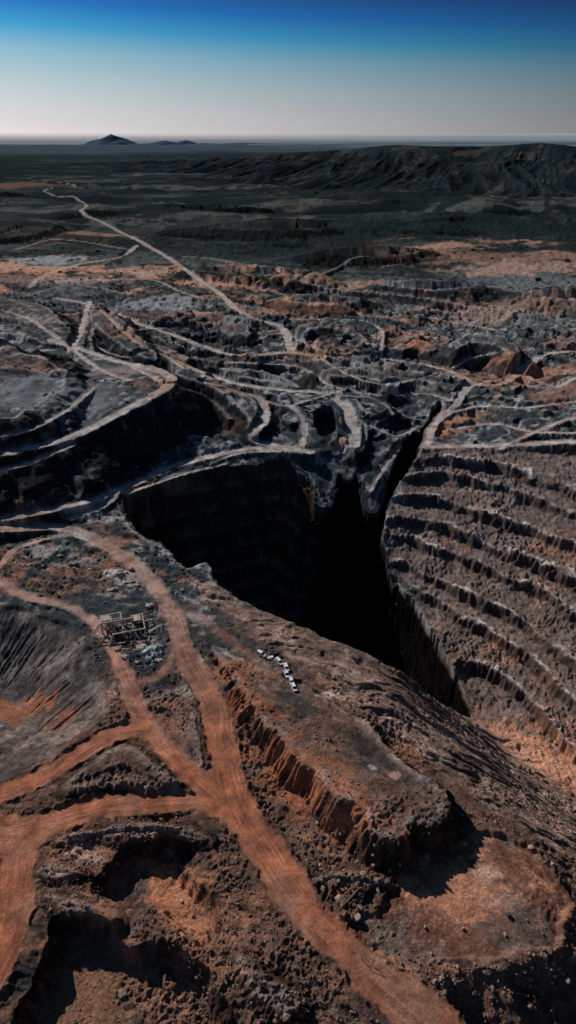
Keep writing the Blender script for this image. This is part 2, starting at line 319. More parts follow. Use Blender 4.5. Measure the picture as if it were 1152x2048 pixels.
# ---------- roads
rid=[0]
def road(pts,width,w2=None,berm=0.9,shoulder=2.6,flat=1.0,strength=1.0):
    rid[0]+=1
    h=np.array([hit(u,v) for u,v in pts])
    p=catmull(h,6)
    zz=p[:,2].copy(); k=5
    zp=np.pad(zz,k,mode='edge'); p[:,2]=np.convolve(zp,np.ones(2*k+1)/(2*k+1),'valid')
    r=linedist(p,width*0.5+shoulder+4,False)
    if r is None: return p
    idx,d,S,Zn,SG,px,py=r
    half=width*0.5
    if w2 is not None:
        half=half+(w2*0.5-half)*np.clip(S/S.max(),0,1)
    ac=d*SG
    d=d+perlin(px/9,py/9,71)*width*0.10+perlin(px/25,py/25,76)*width*.11+perlin(px/3,py/3,79)*.8+perlin(px/1.2,py/1.2,83)*.3
    rm=roadm.ravel(); old=rm[idx].copy()
    wgt=(1-ss(half,half+shoulder,d))*flat*(1-0.9*ss(.3,.9,old)*ss(half*0.3,half*1.0,d))
    bz=berm*np.exp(-((d-half-0.6)/0.7)**2)*(0.6+perlin(px/6,py/6,72)+perlin(px/2,py/2,84)*.5)
    zf[idx]=np.where(d<half+shoulder,zf[idx]*(1-wgt)+(Zn+bz*(1-ss(0,.3,old)))*wgt,zf[idx])
    new=(1-ss(half-1.8,half+1.5,d))*strength; up=new>old
    wd_=perlin(S/22,S*0+.3,77)*1.6
    rut=perlin((ac+wd_)/0.9,S/30,73)*0.5+perlin((ac-wd_*1.3)/0.4,S/45,74)*0.8+perlin((ac+wd_*2)/0.3,S/35,80)*.7+perlin(px/4,py/4,81)*.5
    rut=rut*(.3+.9*ss(-.4,.4,perlin(px/12,py/12,82)))
    roadt.ravel()[idx]=np.where(up,rut,roadt.ravel()[idx])
    rm[idx]=np.where(up,new,rm[idx])
    zf[idx]+=np.where(up,rut*0.07*new,0).astype(np.float32)
    m=(new>0.5)&(old<0.5); roadid.ravel()[idx[m]]=rid[0]
    rough.ravel()[idx]*=(1-0.93*(1-ss(half,half+1.2,d))).astype(np.float32)
    steepm.ravel()[idx]*=(1-new)
    return p
road([(900,2100),(850,2040),(740,1950),(640,1850),(580,1780),(530,1700),(475,1610),(445,1500),(420,1400),(370,1310),(340,1220),(290,1150),(210,1090),(130,1060),(0,1055),(-150,1055)],12,7.5)
road([(500,1660),(440,1600),(360,1530),(285,1440),(245,1340),(200,1260),(140,1215),(60,1195),(0,1165),(-80,1130)],8.5,5)
road([(-60,1180),(0,1130),(30,1098),(90,1078),(160,1068)],4.5)
road([(290,1455),(220,1470),(130,1525),(50,1570),(-80,1610)],7,9)
road([(465,1630),(400,1605),(300,1608),(200,1615),(110,1640),(50,1685),(30,1760),(15,1860),(-30,1960)],7,12)
road([(90,1650),(30,1665),(-60,1670)],11,14,berm=.2)
road([(330,1200),(380,1225),(440,1265),(490,1305),(540,1345)],5,5,berm=0.2,strength=.45)
road([(350,1240),(345,1310),(320,1350),(280,1362)],4.5,berm=0.2,strength=.6)
road([(-100,920),(0,905),(130,885),(225,832),(300,792),(340,765),(325,745),(250,728),(160,700),(100,680)],9,8)
road([(-100,955),(0,940),(60,925),(140,890)],5)
road([(0,870),(60,862),(130,820),(190,775)],4.5,strength=.8)
road([(140,705),(160,660),(180,610)],8)
road([(110,598),(180,610),(270,640),(360,680),(460,705),(570,710),(580,695),(560,660),(490,625),(430,585),(385,548),(330,512),(270,478)],8,11)
road([(270,478),(235,462),(215,450),(180,436),(162,420),(172,408),(150,395),(110,392),(90,380),(150,374),(130,366),(90,362)],11,9,flat=.5)
road([(60,575),(90,548),(160,530),(240,512),(275,492)],9,9)
road([(200,620),(270,680),(350,730),(470,765),(580,782),(640,785),(690,815),(705,860),(705,895)],6,9)
road([(410,762),(470,780),(520,805),(530,835),(505,868),(515,885),(570,895),(620,905)],7)
road([(570,800),(600,830),(608,870),(600,900)],5)
road([(580,710),(680,712),(780,720),(880,740),(960,765),(1010,765)],6)
road([(1250,690),(1152,700),(1080,712),(1030,755),(990,768),(940,770),(910,810),(870,850),(852,890)],10,7)
road([(850,893),(920,893),(1000,892),(1152,885),(1300,880)],7,9)
road([(1000,900),(1060,870),(1152,840),(1300,820)],4.5)
road([(0,1040),(100,1020),(180,1000),(250,975),(330,940),(420,912),(520,895),(620,908)],7,7)
road([(140,1035),(210,1010),(230,985)],5)
road([(240,725),(300,750),(330,770)],4.5)
road([(190,690),(250,720),(300,700),(330,720),(400,750)],3.5)
road([(450,730),(520,722),(600,740),(660,770),(760,790),(850,790),(900,800)],4)
road([(640,720),(690,745),(760,770),(830,760),(880,745)],3.5)
road([(500,685),(560,670),(640,700),(700,708)],3.5)
road([(760,700),(760,660),(700,640),(620,640)],3.5)
road([(200,560),(300,560),(380,590),(450,600)],5)
road([(230,660),(330,660),(420,670),(480,640)],4,strength=.8)
road([(0,620),(60,640),(130,690),(200,740),(260,760)],5)
road([(520,800),(570,810),(620,800),(690,780)],3)
road([(740,850),(790,870),(830,860)],3)
road([(420,930),(480,905),(560,905)],3); road([(250,990),(360,955),(450,925)],3)
road([(900,860),(980,850),(1060,860),(1152,870),(1300,870)],4); road([(880,830),(960,815),(1050,815),(1152,800)],4)
road([(330,512),(420,520),(560,540)],5,strength=.7)
road([(430,560),(560,590),(720,625),(900,650),(1152,672),(1300,680)],6,9,flat=.5,strength=.8)
road([(740,985),(765,940),(800,890)],3)
road([(1152,640),(1000,620),(800,590),(600,560)],5,flat=.5,strength=.7)
road([(600,560),(700,520),(820,500),(1000,495)],6,flat=.4,strength=.5)
road([(30,500),(100,480),(200,490),(270,500)],7,flat=.4,strength=.7); road([(0,600),(60,590),(150,570),(260,590)],5,strength=.8)
road([(1000,700),(940,720),(900,740)],4); road([(1050,760),(1110,770),(1152,760),(1250,770)],5)
road([(300,765),(370,775),(420,800),(460,840)],3,strength=.6); road([(660,640),(740,640),(820,670),(900,680)],4,strength=.7)
print("roads",time.time()-T0)
rubble=fbm(7,5,81,0.64,False); rub2=fbm(2.6,3,84,0.6,True)
isl=0.2+1.0*ss(-0.4,.7,fbm(40,3,88)*1.5)
Zg+=rough*(1-ss(420,700,Y))*(rubble*0.62+rub2*0.5)*isl*(1+0.5*wallw)
Zg+=rough*ss(420,700,Y)*(1-ss(1500,2500,Y))*fbm(16,4,85,0.68,True)*1.5
# ---------- colour
nA=fbm(120,5,101,0.6); nB=fbm(30,5,102,0.6); nC=fbm(8,4,103,0.6); nD=fbm(300,5,104,0.6); nE=fbm(3,3,105,0.6)
nS=fbm(7,4,106,.6,sx=3.5,sy=.7,rot=th,warp=wp*.5)
def C(r,g,b): return np.array([r,g,b],np.float32)
def mix(c,c2,f): return c*(1-f[...,None])+np.asarray(c2,np.float32)*f[...,None]
warm=(1-ss(170,330,Y-X*0.55+nA*60))
midc=np.broadcast_to(C(.052,.064,.072),(NR,NC,3)).astype(np.float32)
midc=mix(midc,C(.28,.29,.295),ss(0.2,1.0,nB+nC*.7))
midc=mix(midc,C(.32,.165,.11),ss(0.4,1.0,nA+nC*.5)*0.65)
nearc=np.broadcast_to(C(.165,.098,.075),(NR,NC,3)).astype(np.float32)
nearc=mix(nearc,C(.42,.195,.118),ss(0.1,0.9,nB+nS*.6)*0.65)
nearc=mix(nearc,C(.052,.048,.048),ss(0.1,0.8,-nB+nA*.6+nS*.4))
c=mix(midc,nearc,warm)
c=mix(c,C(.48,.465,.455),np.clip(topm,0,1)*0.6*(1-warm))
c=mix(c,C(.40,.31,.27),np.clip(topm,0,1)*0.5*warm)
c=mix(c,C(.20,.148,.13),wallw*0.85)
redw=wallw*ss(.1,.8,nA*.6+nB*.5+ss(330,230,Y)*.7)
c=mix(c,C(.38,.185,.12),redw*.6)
c=mix(c,C(.64,.56,.52),np.clip(edge_hi,0,1)*.85)  # bright bench lips: sun highlights put into the colour
slc=mix(np.broadcast_to(C(.23,.15,.123),(NR,NC,3)).astype(np.float32),C(.52,.35,.28),ss(-.4,.8,nB*.6+slst*.8+nC*.3))
c=c*(1-SLAB[...,None]*.85)+slc*SLAB[...,None]*.85
c=mix(c,C(.03,.025,.022),np.clip(crk,0,1)*.7)
padc=mix(np.broadcast_to(C(.27,.128,.088),(NR,NC,3)).astype(np.float32),C(.19,.14,.12),ss(-.2,.6,nB+nC*.4))
padc=mix(padc,C(.52,.235,.14),ss(.25,.8,nC*.9-nB*.6+nE*.3)*.8)
c=c*(1-PAD[...,None]*.88)+padc*PAD[...,None]*.88
bwc=mix(np.broadcast_to(C(.12,.10,.095),(NR,NC,3)).astype(np.float32),C(.28,.23,.205),ss(-.3,.7,nB+nE*.3))
c=c*(1-BOWL[...,None]*.7)+bwc*BOWL[...,None]*.7
far=ss(620,1250,Y+nD*150)
farc=np.broadcast_to(C(.017,.025,.025),(NR,NC,3)).astype(np.float32)
farc=mix(farc,C(.060,.068,.066),ss(-0.1,0.8,nD+nB*.3)*.6)
st=fbm(500,6,111,0.6,sx=1.0,sy=0.22,rot=-0.12,warp=wp*6)
c=mix(c,farc,far)
band=np.exp(-((Y-1000-nD*90+X*0.12)/230)**2)
c=mix(c,C(.50,.285,.20),np.clip(ss(0.05,0.5,st)*band*1.1,0,1))
c=mix(c,C(.22,.235,.24),np.clip(ss(0.0,0.6,-st)*band*0.6,0,1))
band2=np.exp(-((Y-1500)/500)**2)*ss(-300,500,X)
c=mix(c,C(.32,.19,.145),np.clip(ss(0.5,0.85,st)*band2,0,1))
st2=fbm(1100,6,113,0.62,sx=1.3,sy=0.12,rot=0.14,warp=wp*8)
c=mix(c,C(.010,.015,.016),ss(0.0,0.7,st2)*ss(1300,2400,Y)*.75)
c=mix(c,C(.13,.13,.122),ss(0.25,0.7,-st2)*ss(1200,1800,Y)*(1-ss(4500,8000,Y))*.6)
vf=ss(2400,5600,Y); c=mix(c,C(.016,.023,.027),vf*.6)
sunside=ss(.40,-.40,X/Y)  # painted haze below is brighter on the sun's side
c=mix(c,C(.050,.070,.085),ss(5500,9500,Y+fbm(6000,3,120,.5,sy=.4)*1800))  # distance haze painted into the ground colour from here on
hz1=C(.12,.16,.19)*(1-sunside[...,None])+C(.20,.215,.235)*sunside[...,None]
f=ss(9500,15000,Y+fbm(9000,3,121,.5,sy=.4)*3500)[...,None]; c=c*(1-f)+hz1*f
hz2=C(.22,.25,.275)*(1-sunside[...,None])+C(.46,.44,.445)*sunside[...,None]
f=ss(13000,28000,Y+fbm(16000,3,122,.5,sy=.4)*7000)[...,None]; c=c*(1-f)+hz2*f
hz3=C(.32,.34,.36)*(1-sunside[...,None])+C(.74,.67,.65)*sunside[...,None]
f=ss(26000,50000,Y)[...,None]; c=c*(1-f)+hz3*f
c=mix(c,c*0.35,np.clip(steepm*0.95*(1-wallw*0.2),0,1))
c=mix(c,C(.006,.005,.005),pitm)  # pit painted near black for shade the sun does not cast
c=mix(c,C(.07,.045,.034),pitm*pitn)  # shadowed north-west wall painted lighter so its benches show
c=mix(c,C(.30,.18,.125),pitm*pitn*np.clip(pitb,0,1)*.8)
c*= (0.78+0.40*(nC*0.6+0.5)+0.32*nE)[...,None]
def patch(u,v,r,colr,s=1.0,asp=1.0,rot=0.0,soft=0.5):
    global c
    x0,y0,_=hit(u,v); r0,r1=rowof(y0-r*2.2*max(asp,1)),rowof(y0+r*2.2*max(asp,1))
    xx=X[r0:r1]-x0; yy=Y[r0:r1]-y0; ca,sa=math.cos(rot),math.sin(rot)
    k=min(1.0,r/12)
    dd=np.sqrt(((xx*ca+yy*sa)/asp)**2+(-xx*sa+yy*ca)**2)/r+(nC[r0:r1]*0.55+nE[r0:r1]*.35)+nB[r0:r1]*0.4*k+nA[r0:r1]*(0.3 if r>30 else 0)
    f=(1-ss(1-soft,1+soft*.3,dd))*s*(1-0.75*roadm[r0:r1])*(1-pitm[r0:r1])
    c[r0:r1]=mix(c[r0:r1],C(*colr),f)
patch(940,1790,8,(.66,.31,.19),.7,1.2); patch(975,1745,3,(.66,.4,.3),.8,1.5); patch(1010,1800,3,(.62,.36,.26),.7,2); patch(890,1800,4,(.55,.24,.14),.6,1.5)
patch(355,1800,9,(.55,.235,.135),.95,1.2); patch(330,1750,5,(.55,.235,.135),.9)
patch(390,1860,8,(.46,.20,.12),.9)
patch(170,1705,5,(.50,.32,.26),.9,1.5); patch(200,1980,18,(.33,.17,.11),.8); patch(330,1990,12,(.28,.15,.11),.6)
patch(1070,1500,11,(.70,.34,.21),.8,2.4,-0.7); patch(1120,1560,8,(.64,.32,.21),.75,2,-0.7)
patch(45,1420,8,(.48,.19,.10),.75,1.8); patch(120,1440,5,(.46,.18,.10),.5,1.8)
patch(600,1560,10,(.46,.17,.085),.6,3,-0.7); patch(470,1340,8,(.44,.18,.10),.65,2); patch(500,1400,7,(.46,.17,.09),.6,2,-.7); patch(700,1640,6,(.46,.17,.09),.6,1.5)
patch(790,1550,2,(.5,.35,.3),.7); patch(745,1535,2,(.5,.38,.32),.8)
patch(665,1390,2.5,(.64,.47,.4),.8,2); patch(745,1360,2,(.64,.47,.4),.8,2); patch(700,1340,2,(.6,.45,.38),.6,3,-.6)
patch(250,1160,6,(.46,.40,.37),.8,2,-.5); patch(190,1028,7,(.40,.36,.34),.8,2.5); patch(305,1300,5,(.38,.42,.42),.9); patch(240,1145,4,(.66,.55,.49),.85,2); patch(180,1120,4,(.42,.37,.34),.6,2); patch(130,1130,4,(.42,.37,.34),.5,2)
patch(900,860,14,(.42,.19,.125),.85,1.5,.8); patch(930,830,14,(.32,.19,.14),.7,2)
patch(830,680,20,(.50,.22,.13),.85,1.6); patch(790,660,14,(.42,.20,.13),.65,2)
patch(870,492,40,(.46,.27,.19),.75,2.6,.2); patch(1100,535,56,(.42,.28,.22),.75,2.6); patch(1000,540,34,(.36,.23,.19),.6,2); patch(700,570,40,(.42,.26,.19),.65,3)
patch(60,560,35,(.36,.23,.19),.65,2); patch(90,520,40,(.36,.38,.39),.75,2); patch(20,370,100,(.18,.10,.085),.7,2)
patch(1100,745,26,(.42,.21,.14),.75,2); patch(60,780,36,(.21,.225,.235),.85,1.6); patch(330,610,40,(.32,.335,.34),.8,2)
patch(1140,790,22,(.28,.15,.115),.8,1.5); patch(400,625,16,(.54,.31,.22),.75,1.5); patch(480,640,16,(.34,.34,.33),.7,1.5)
patch(680,885,6,(.48,.29,.22),.9,1.2); patch(250,740,12,(.34,.27,.25),.6,3); patch(440,570,36,(.56,.32,.22),.8,2)
patch(170,465,40,(.38,.20,.135),.6,1); patch(240,470,32,(.38,.22,.16),.6,2)
patch(20,680,14,(.46,.44,.43),.7,1); patch(90,640,14,(.42,.36,.33),.6,2); patch(560,760,12,(.32,.32,.31),.7,2); patch(720,725,14,(.28,.28,.28),.6,2)
patch(560,630,26,(.44,.26,.19),.65,2); patch(1000,620,40,(.40,.25,.19),.6,3); patch(160,560,30,(.46,.36,.32),.6,2); patch(280,545,30,(.46,.33,.28),.6,2)
rc_near=C(.345,.122,.066); rc_mid=C(.40,.35,.325)
rw=1-ss(170,400,Y-X*0.3)
rcol=rw[...,None]*rc_near+(1-rw[...,None])*rc_mid
rcol=mix(rcol,C(.20,.125,.095),ss(-.2,.7,nA*.8+nB*.7+nC*.3)*rw*.75)
rcol=mix(rcol,C(.44,.21,.13),ss(.1,.8,nB-nA*.4+nC*.3)*rw*.35)
rcol=rcol*(1+0.55*np.clip(roadt,-1,1)*(SPC<0.9)[:,None]+0.18*nC+.16*nE)[...,None]
rcol=mix(rcol,C(.38,.19,.125),ss(0.1,.8,nA)*(1-rw)*.7)
rf=np.clip(roadm*(0.93-0.3*ss(900,2500,Y))*(0.85+0.3*np.clip(nC,-1,1)),0,1)
c=c*(1-rf[...,None])+rcol*rf[...,None]
c=np.clip(c,0.003,0.8)
print("colour",time.time()-T0)
# ---------- materials
def newmat(name,spec=.12):
    m=bpy.data.materials.new(name); m.use_nodes=True; nt=m.node_tree; nt.nodes.clear()
    o=nt.nodes.new('ShaderNodeOutputMaterial'); b=nt.nodes.new('ShaderNodeBsdfPrincipled'); nt.links.new(b.outputs[0],o.inputs[0])
    b.inputs['Roughness'].default_value=0.92; b.inputs['Specular IOR Level'].default_value=spec
    return m,nt,b
def terr_mat(name,lo=.4,hi=1.6,bump=1.2,scale=1.1):
    m,nt,b=newmat(name,0.0); N=nt.nodes; L=nt.links
    b.inputs['Roughness'].default_value=1.0
    at=N.new('ShaderNodeAttribute'); at.attribute_name='Col'
    geo=N.new('ShaderNodeNewGeometry')
    n1=N.new('ShaderNodeTexNoise'); n1.inputs['Scale'].default_value=scale; n1.inputs['Detail'].default_value=8; n1.inputs['Roughness'].default_value=0.78
    n2=N.new('ShaderNodeTexNoise'); n2.inputs['Scale'].default_value=0.12; n2.inputs['Detail'].default_value=8; n2.inputs['Roughness'].default_value=0.7
    for n in (n1,n2): L.new(geo.outputs['Position'],n.inputs['Vector'])
    r1=N.new('ShaderNodeMapRange'); r1.inputs[1].default_value=.3; r1.inputs[2].default_value=.7; r1.inputs[3].default_value=lo; r1.inputs[4].default_value=hi
    r2=N.new('ShaderNodeMapRange'); r2.inputs[1].default_value=.3; r2.inputs[2].default_value=.7; r2.inputs[3].default_value=.5+lo*.25; r2.inputs[4].default_value=1.5-lo*.25
    L.new(n1.outputs[0],r1.inputs[0]); L.new(n2.outputs[0],r2.inputs[0])
    mu=N.new('ShaderNodeMath'); mu.operation='MULTIPLY'; L.new(r1.outputs[0],mu.inputs[0]); L.new(r2.outputs[0],mu.inputs[1])
    vm=N.new('ShaderNodeVectorMath'); vm.operation='SCALE'; L.new(at.outputs['Color'],vm.inputs[0]); L.new(mu.outputs[0],vm.inputs['Scale'])
    L.new(vm.outputs[0],b.inputs['Base Color'])
    bp=N.new('ShaderNodeBump'); bp.inputs['Strength'].default_value=1.0; bp.inputs['Distance'].default_value=bump
    L.new(n1.outputs[0],bp.inputs['Height']); L.new(bp.outputs[0],b.inputs['Normal'])
    return m
MT=terr_mat('rocky_earth',.3,1.85,1.6); MTR=terr_mat('packed_dirt',.68,1.36,.45,1.2)
def noisemat(name,c1,c2,scale=2.0,rough=0.9,metal=0.0,bump=0.3):
    m,nt,b=newmat(name); N=nt.nodes; L=nt.links
    tc=N.new('ShaderNodeTexCoord'); n=N.new('ShaderNodeTexNoise'); n.inputs['Scale'].default_value=scale; n.inputs['Detail'].default_value=6
    L.new(tc.outputs['Object'],n.inputs['Vector'])
    r=N.new('ShaderNodeValToRGB'); r.color_ramp.elements[0].position=.35; r.color_ramp.elements[1].position=.68
    r.color_ramp.elements[0].color=(*c1,1); r.color_ramp.elements[1].color=(*c2,1)
    L.new(n.outputs[0],r.inputs[0]); L.new(r.outputs[0],b.inputs['Base Color'])
    b.inputs['Roughness'].default_value=rough; b.inputs['Metallic'].default_value=metal
    if bump: 
        bp=N.new('ShaderNodeBump'); bp.inputs['Strength'].default_value=bump; bp.inputs['Distance'].default_value=.1; L.new(n.outputs[0],bp.inputs['Height']); L.new(bp.outputs[0],b.inputs['Normal'])
    return m
# ---------- mesh export by label
fl=label[:-1,:-1].copy(); ri=roadid[:-1,:-1]; 
fl=np.where(ri>0,100+ri,fl)
V=np.stack([X,Y,Zg],-1).reshape(-1,3).astype(np.float32); CC=np.concatenate([c,np.ones((NR,NC,1),np.float32)],-1).reshape(-1,4).astype(np.float32)
ii=(np.arange(NR-1)[:,None]*NC+np.arange(NC-1)[None,:])
quads=np.stack([ii,ii+1,ii+NC+1,ii+NC],-1).reshape(-1,4); fl=fl.ravel()
def mkmesh(name,verts,faces,mat,colr=None,smooth=True):
    me=bpy.data.meshes.new(name); k=faces.shape[1]
    me.vertices.add(len(verts)); me.vertices.foreach_set('co',verts.astype(np.float32).ravel())
    me.loops.add(faces.size); me.loops.foreach_set('vertex_index',faces.astype(np.int32).ravel())
    me.polygons.add(len(faces)); me.polygons.foreach_set('loop_start',(np.arange(len(faces))*k).astype(np.int32))
    me.polygons.foreach_set('use_smooth',np.full(len(faces),smooth))
    if colr is not None:
        at=me.color_attributes.new('Col','FLOAT_COLOR','POINT'); at.data.foreach_set('color',colr.astype(np.float32).ravel())
    me.update(calc_edges=True); me.materials.append(mat)
    o=bpy.data.objects.new(name,me); col.objects.link(o); return o
def sub(mask,name,lab,cat,mat=MT):
    f=quads[mask]
    if len(f)<1: return None
    used=np.unique(f); rm=np.zeros(len(V),np.int32); rm[used]=np.arange(len(used))
    o=mkmesh(name,V[used],rm[f],mat,CC[used]); o['kind']='structure'; o['label']=lab; o['category']=cat; return o
for L_ in np.unique(fl):
    if L_!=0 and (fl==L_).sum()<60: fl[fl==L_]=0
for L_ in np.unique(fl):
    m=fl==L_
    if L_==0: sub(m,'ground','dark stony mining ground stretching to the horizon','ground')
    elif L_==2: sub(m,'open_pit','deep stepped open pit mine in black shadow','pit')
    elif L_>=100: sub(m,'dirt_road','graded orange brown dirt road with wheel ruts','road',MTR)
    else: sub(m,'spoil_heap','dark gullied spoil heap with flat top','hill')
print("mesh",time.time()-T0)
# ---------- mountain ridge
def ridge_mesh():
    cr=[Q(200,338,6600),Q(280,329,6000),Q(340,322,5500),Q(400,316,5050),Q(480,309,4600),Q(560,303,4200),Q(640,299,3950),Q(700,295,3800),Q(740,290,3650),Q(790,286,3500),Q(850,288,3400),Q(950,289,3250),Q(1010,286,3150),Q(1070,282,3050),Q(1120,284,2950),Q(1180,291,2900),Q(1300,288,2800),Q(1500,290,2700),Q(1800,300,2600)]
    p=catmull(cr,60)
    seg=np.linalg.norm(np.diff(p[:,:2],axis=0),axis=1); s=np.concatenate([[0],np.cumsum(seg)])
    SL=np.linspace(0,s[-1],1400); px=np.interp(SL,s,p[:,0]); py=np.interp(SL,s,p[:,1]); pz=np.interp(SL,s,p[:,2])
    dd=np.concatenate([-np.linspace(1,0,30)[:-1]**1.5*1500,np.linspace(0,1,420)**1.1*1750])
    S,Dm=np.meshgrid(SL,dd,indexing='ij')
    nx,ny=-0.35,-0.94
    x=px[:,None]+nx*Dm+0*S; y=py[:,None]+ny*Dm
    w=perlin(S/400,Dm/500,201)*90+perlin(S/90,Dm/120,215)*14
    def rd(a): return 1-2*np.abs(a)
    sp=rd(perlin((S+w)/430,Dm/2400+3,202)); sp2=rd(perlin((S+w)/160,Dm/900,203)); sp3=rd(perlin((S+w*.7)/62,Dm/340,204)); sp4=rd(perlin((S+w*.5)/25,Dm/130,214)); sp5=rd(perlin((S+w*.5)/11,Dm/50,216))
    de=np.clip(Dm/1700,0,1)
    prof=np.where(Dm<0,1-(-Dm/2400)**1.3,(1-de)**2.3*0.80+0.20*(1-ss(0.01,0.10,de)))
    env=np.sin(np.pi*np.clip(de,0,1)**0.48)
    z=pz[:,None]*prof+env*(sp*15+sp2*9+sp3*5+sp4*2.6+sp5*1.2)*ss(0.01,0.07,de)+perlin(x/20,y/20,205)*.8+perlin(S/90,Dm/300,207)*1.0*(Dm<60)
    z=z-14*ss(0.85,1,de)-8
    nn=perlin(x/120,y/120,206)+perlin(x/30,y/30,208)*.6
    cc=np.ones(z.shape+(4,),np.float32)
    base=np.array([.010,.0145,.017]); tan=np.array([.040,.037,.035])
    f=ss(.1,1.,nn)*ss(.0,.3,1-de)*.8
    cc[...,:3]=base*(1-f[...,None])+tan*f[...,None]
    g=(0.5+1.1*ss(-.1,.95,sp3*.6+sp2*.5))[...,None]; cc[...,:3]*=g
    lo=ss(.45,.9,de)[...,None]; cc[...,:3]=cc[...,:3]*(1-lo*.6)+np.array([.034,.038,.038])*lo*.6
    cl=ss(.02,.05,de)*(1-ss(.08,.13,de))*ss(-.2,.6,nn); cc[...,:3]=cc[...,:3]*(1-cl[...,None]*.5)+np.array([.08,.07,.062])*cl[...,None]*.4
    hz=ss(3300,5600,y)[...,None]; cc[...,:3]=cc[...,:3]*(1-hz*.7)+np.array([.022,.032,.040])*hz*.7  # distance haze painted into the farther part of the ridge
    n0,n1=z.shape; v=np.stack([x,y,z],-1).reshape(-1,3)
    i=(np.arange(n0-1)[:,None]*n1+np.arange(n1-1)[None,:]); q=np.stack([i,i+n1,i+n1+1,i+1],-1).reshape(-1,4)[:,::-1]
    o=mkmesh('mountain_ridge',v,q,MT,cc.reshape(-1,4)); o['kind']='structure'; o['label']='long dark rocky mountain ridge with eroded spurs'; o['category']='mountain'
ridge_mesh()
def peak(u,v,y,R,seed,colr=(.045,.075,.11),asp=1.0,pw=1.7):  # bluish default colour is painted haze
    x0,y0,z0=Q(u,v,y); n=90; m=40
    an=np.linspace(0,2*np.pi,n,endpoint=False); rr=np.linspace(0,1,m)
    A_,R_=np.meshgrid(an,rr,indexing='ij')
    gx=np.cos(A_)*R_*R*asp; gy=np.sin(A_)*R_*R
    h=z0*((1-R_)**pw); h+=z0*0.2*perlin(gx/(R*.35)+seed,gy/(R*.35),seed)*(1-R_)*R_*3
    h-=10*R_**3
    v_=np.stack([x0+gx,y0+gy,h],-1).reshape(-1,3)
    i,j=np.meshgrid(np.arange(n),np.arange(m-1),indexing='ij'); a=i*m+j; b=((i+1)%n)*m+j
    q=np.stack([a,a+1,b+1,b],-1).reshape(-1,4)
    cc=np.tile(np.array([*colr,1.0],np.float32),(len(v_),1))
    o=mkmesh('mountain_peak',v_,q,MT,cc); o['kind']='structure'; o['label']='hazy blue conical peak on the plain'; o['category']='mountain'
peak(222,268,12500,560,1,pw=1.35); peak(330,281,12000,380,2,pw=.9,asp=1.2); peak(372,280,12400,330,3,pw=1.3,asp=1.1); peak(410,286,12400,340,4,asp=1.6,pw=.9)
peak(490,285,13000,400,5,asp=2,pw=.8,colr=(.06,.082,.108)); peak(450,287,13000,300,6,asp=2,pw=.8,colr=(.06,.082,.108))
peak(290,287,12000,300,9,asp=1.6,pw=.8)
# ---------- rocks
def ico(sub=1):
    import bmesh
    bm=bmesh.new(); bmesh.ops.create_icosphere(bm,subdivisions=sub,radius=1)
    v=np.array([x.co[:] for x in bm.verts]); f=np.array([[x.index for x in q.verts] for q in bm.faces]); bm.free(); return v,f
iv,jf=ico(2); iv1,jf1=ico(1)
MR=noisemat('rock_face',(.08,.058,.048),(.27,.175,.135),1.5,bump=.5)
MR2=noisemat('rock_pale',(.14,.10,.08),(.42,.31,.26),1.5,bump=.5)
rockme=[]
for k in range(7):
    v=iv.copy(); r=np.random.default_rng(k)
    for _ in range(7):
        nn=r.normal(size=3); nn/=np.linalg.norm(nn); h=r.uniform(.45,.8); dd=v@nn; v-=np.outer(np.maximum(dd-h,0),nn)
    v*=r.uniform(.7,1.2,3)*np.array([1,1,.75]); v+=r.normal(size=v.shape)*.03
    o=mkmesh('boulder',v,jf,MR if k%2 else MR2,smooth=False); rockme.append(o.data); bpy.data.objects.remove(o)
def okpos(x,y,roadlim=.1):
    r,cc=colrow(x,y); r=int(r); cc=int(round(float(cc)))
    if not(0<=r<NR-1 and 0<=cc<NC): return None
    if roadm[r,cc]>roadlim or PAD[r,cc]>.6: return None
    return r,cc
zones=[(690,1800,45,30,1.1),(690,1790,40,30,1.2),(640,1760,50,60,.8),(600,1690,50,60,.8),(560,1600,40,60,.6),(820,1890,70,30,.7),(1000,1960,130,60,.9),(1090,1900,60,60,.9),(300,1640,120,30,.5),(400,1700,50,60,.6),(380,1850,60,70,.7),(940,1640,60,60,.7),(1080,1720,60,60,.8),(900,1960,60,60,.8),(740,1740,60,30,.8),(250,1290,60,40,.6),(1000,1200,150,120,.9),(1050,1400,100,80,.9),(200,1560,100,50,.5),(460,1430,30,60,.5),(600,1980,90,60,.6),(1130,1600,60,60,.7),(820,1160,30,80,.8),(350,1440,50,40,.6)]
nb=0; tries=0
while nb<290 and tries<5000:
    tries+=1
    zo=zones[random.randrange(len(zones))]
    x,y,z=hit(zo[0]+random.gauss(0,zo[2]*.6),zo[1]+random.gauss(0,zo[3]*.6))
    if okpos(x,y) is None or y>420 or y<80: continue
    s=random.choice([.4,.5,.6,.8,1.1])*random.uniform(.8,1.25)*zo[4]*1.15
    o=bpy.data.objects.new('boulder',random.choice(rockme)); col.objects.link(o)
    o.location=(x,y,z+s*.2); o.scale=(s,s*random.uniform(.7,1.2),s*random.uniform(.7,1.1)); o.rotation_euler=(random.uniform(-.4,.4),random.uniform(-.4,.4),random.uniform(0,6.28))
    o['label']='angular brown boulder lying on loose rubble'; o['category']='rock'; o['group']='boulders scattered over the mine ground'; nb+=1
N=34000
yv=np.exp(rng.uniform(math.log(88),math.log(420),N))
hw=0.42*(0.873*yv+97.5)*1.1; xv=rng.uniform(-1,1,N)*hw
r,cc=colrow(xv,yv); r=r.astype(int); cc=np.clip(np.round(cc).astype(int),0,NC-1)
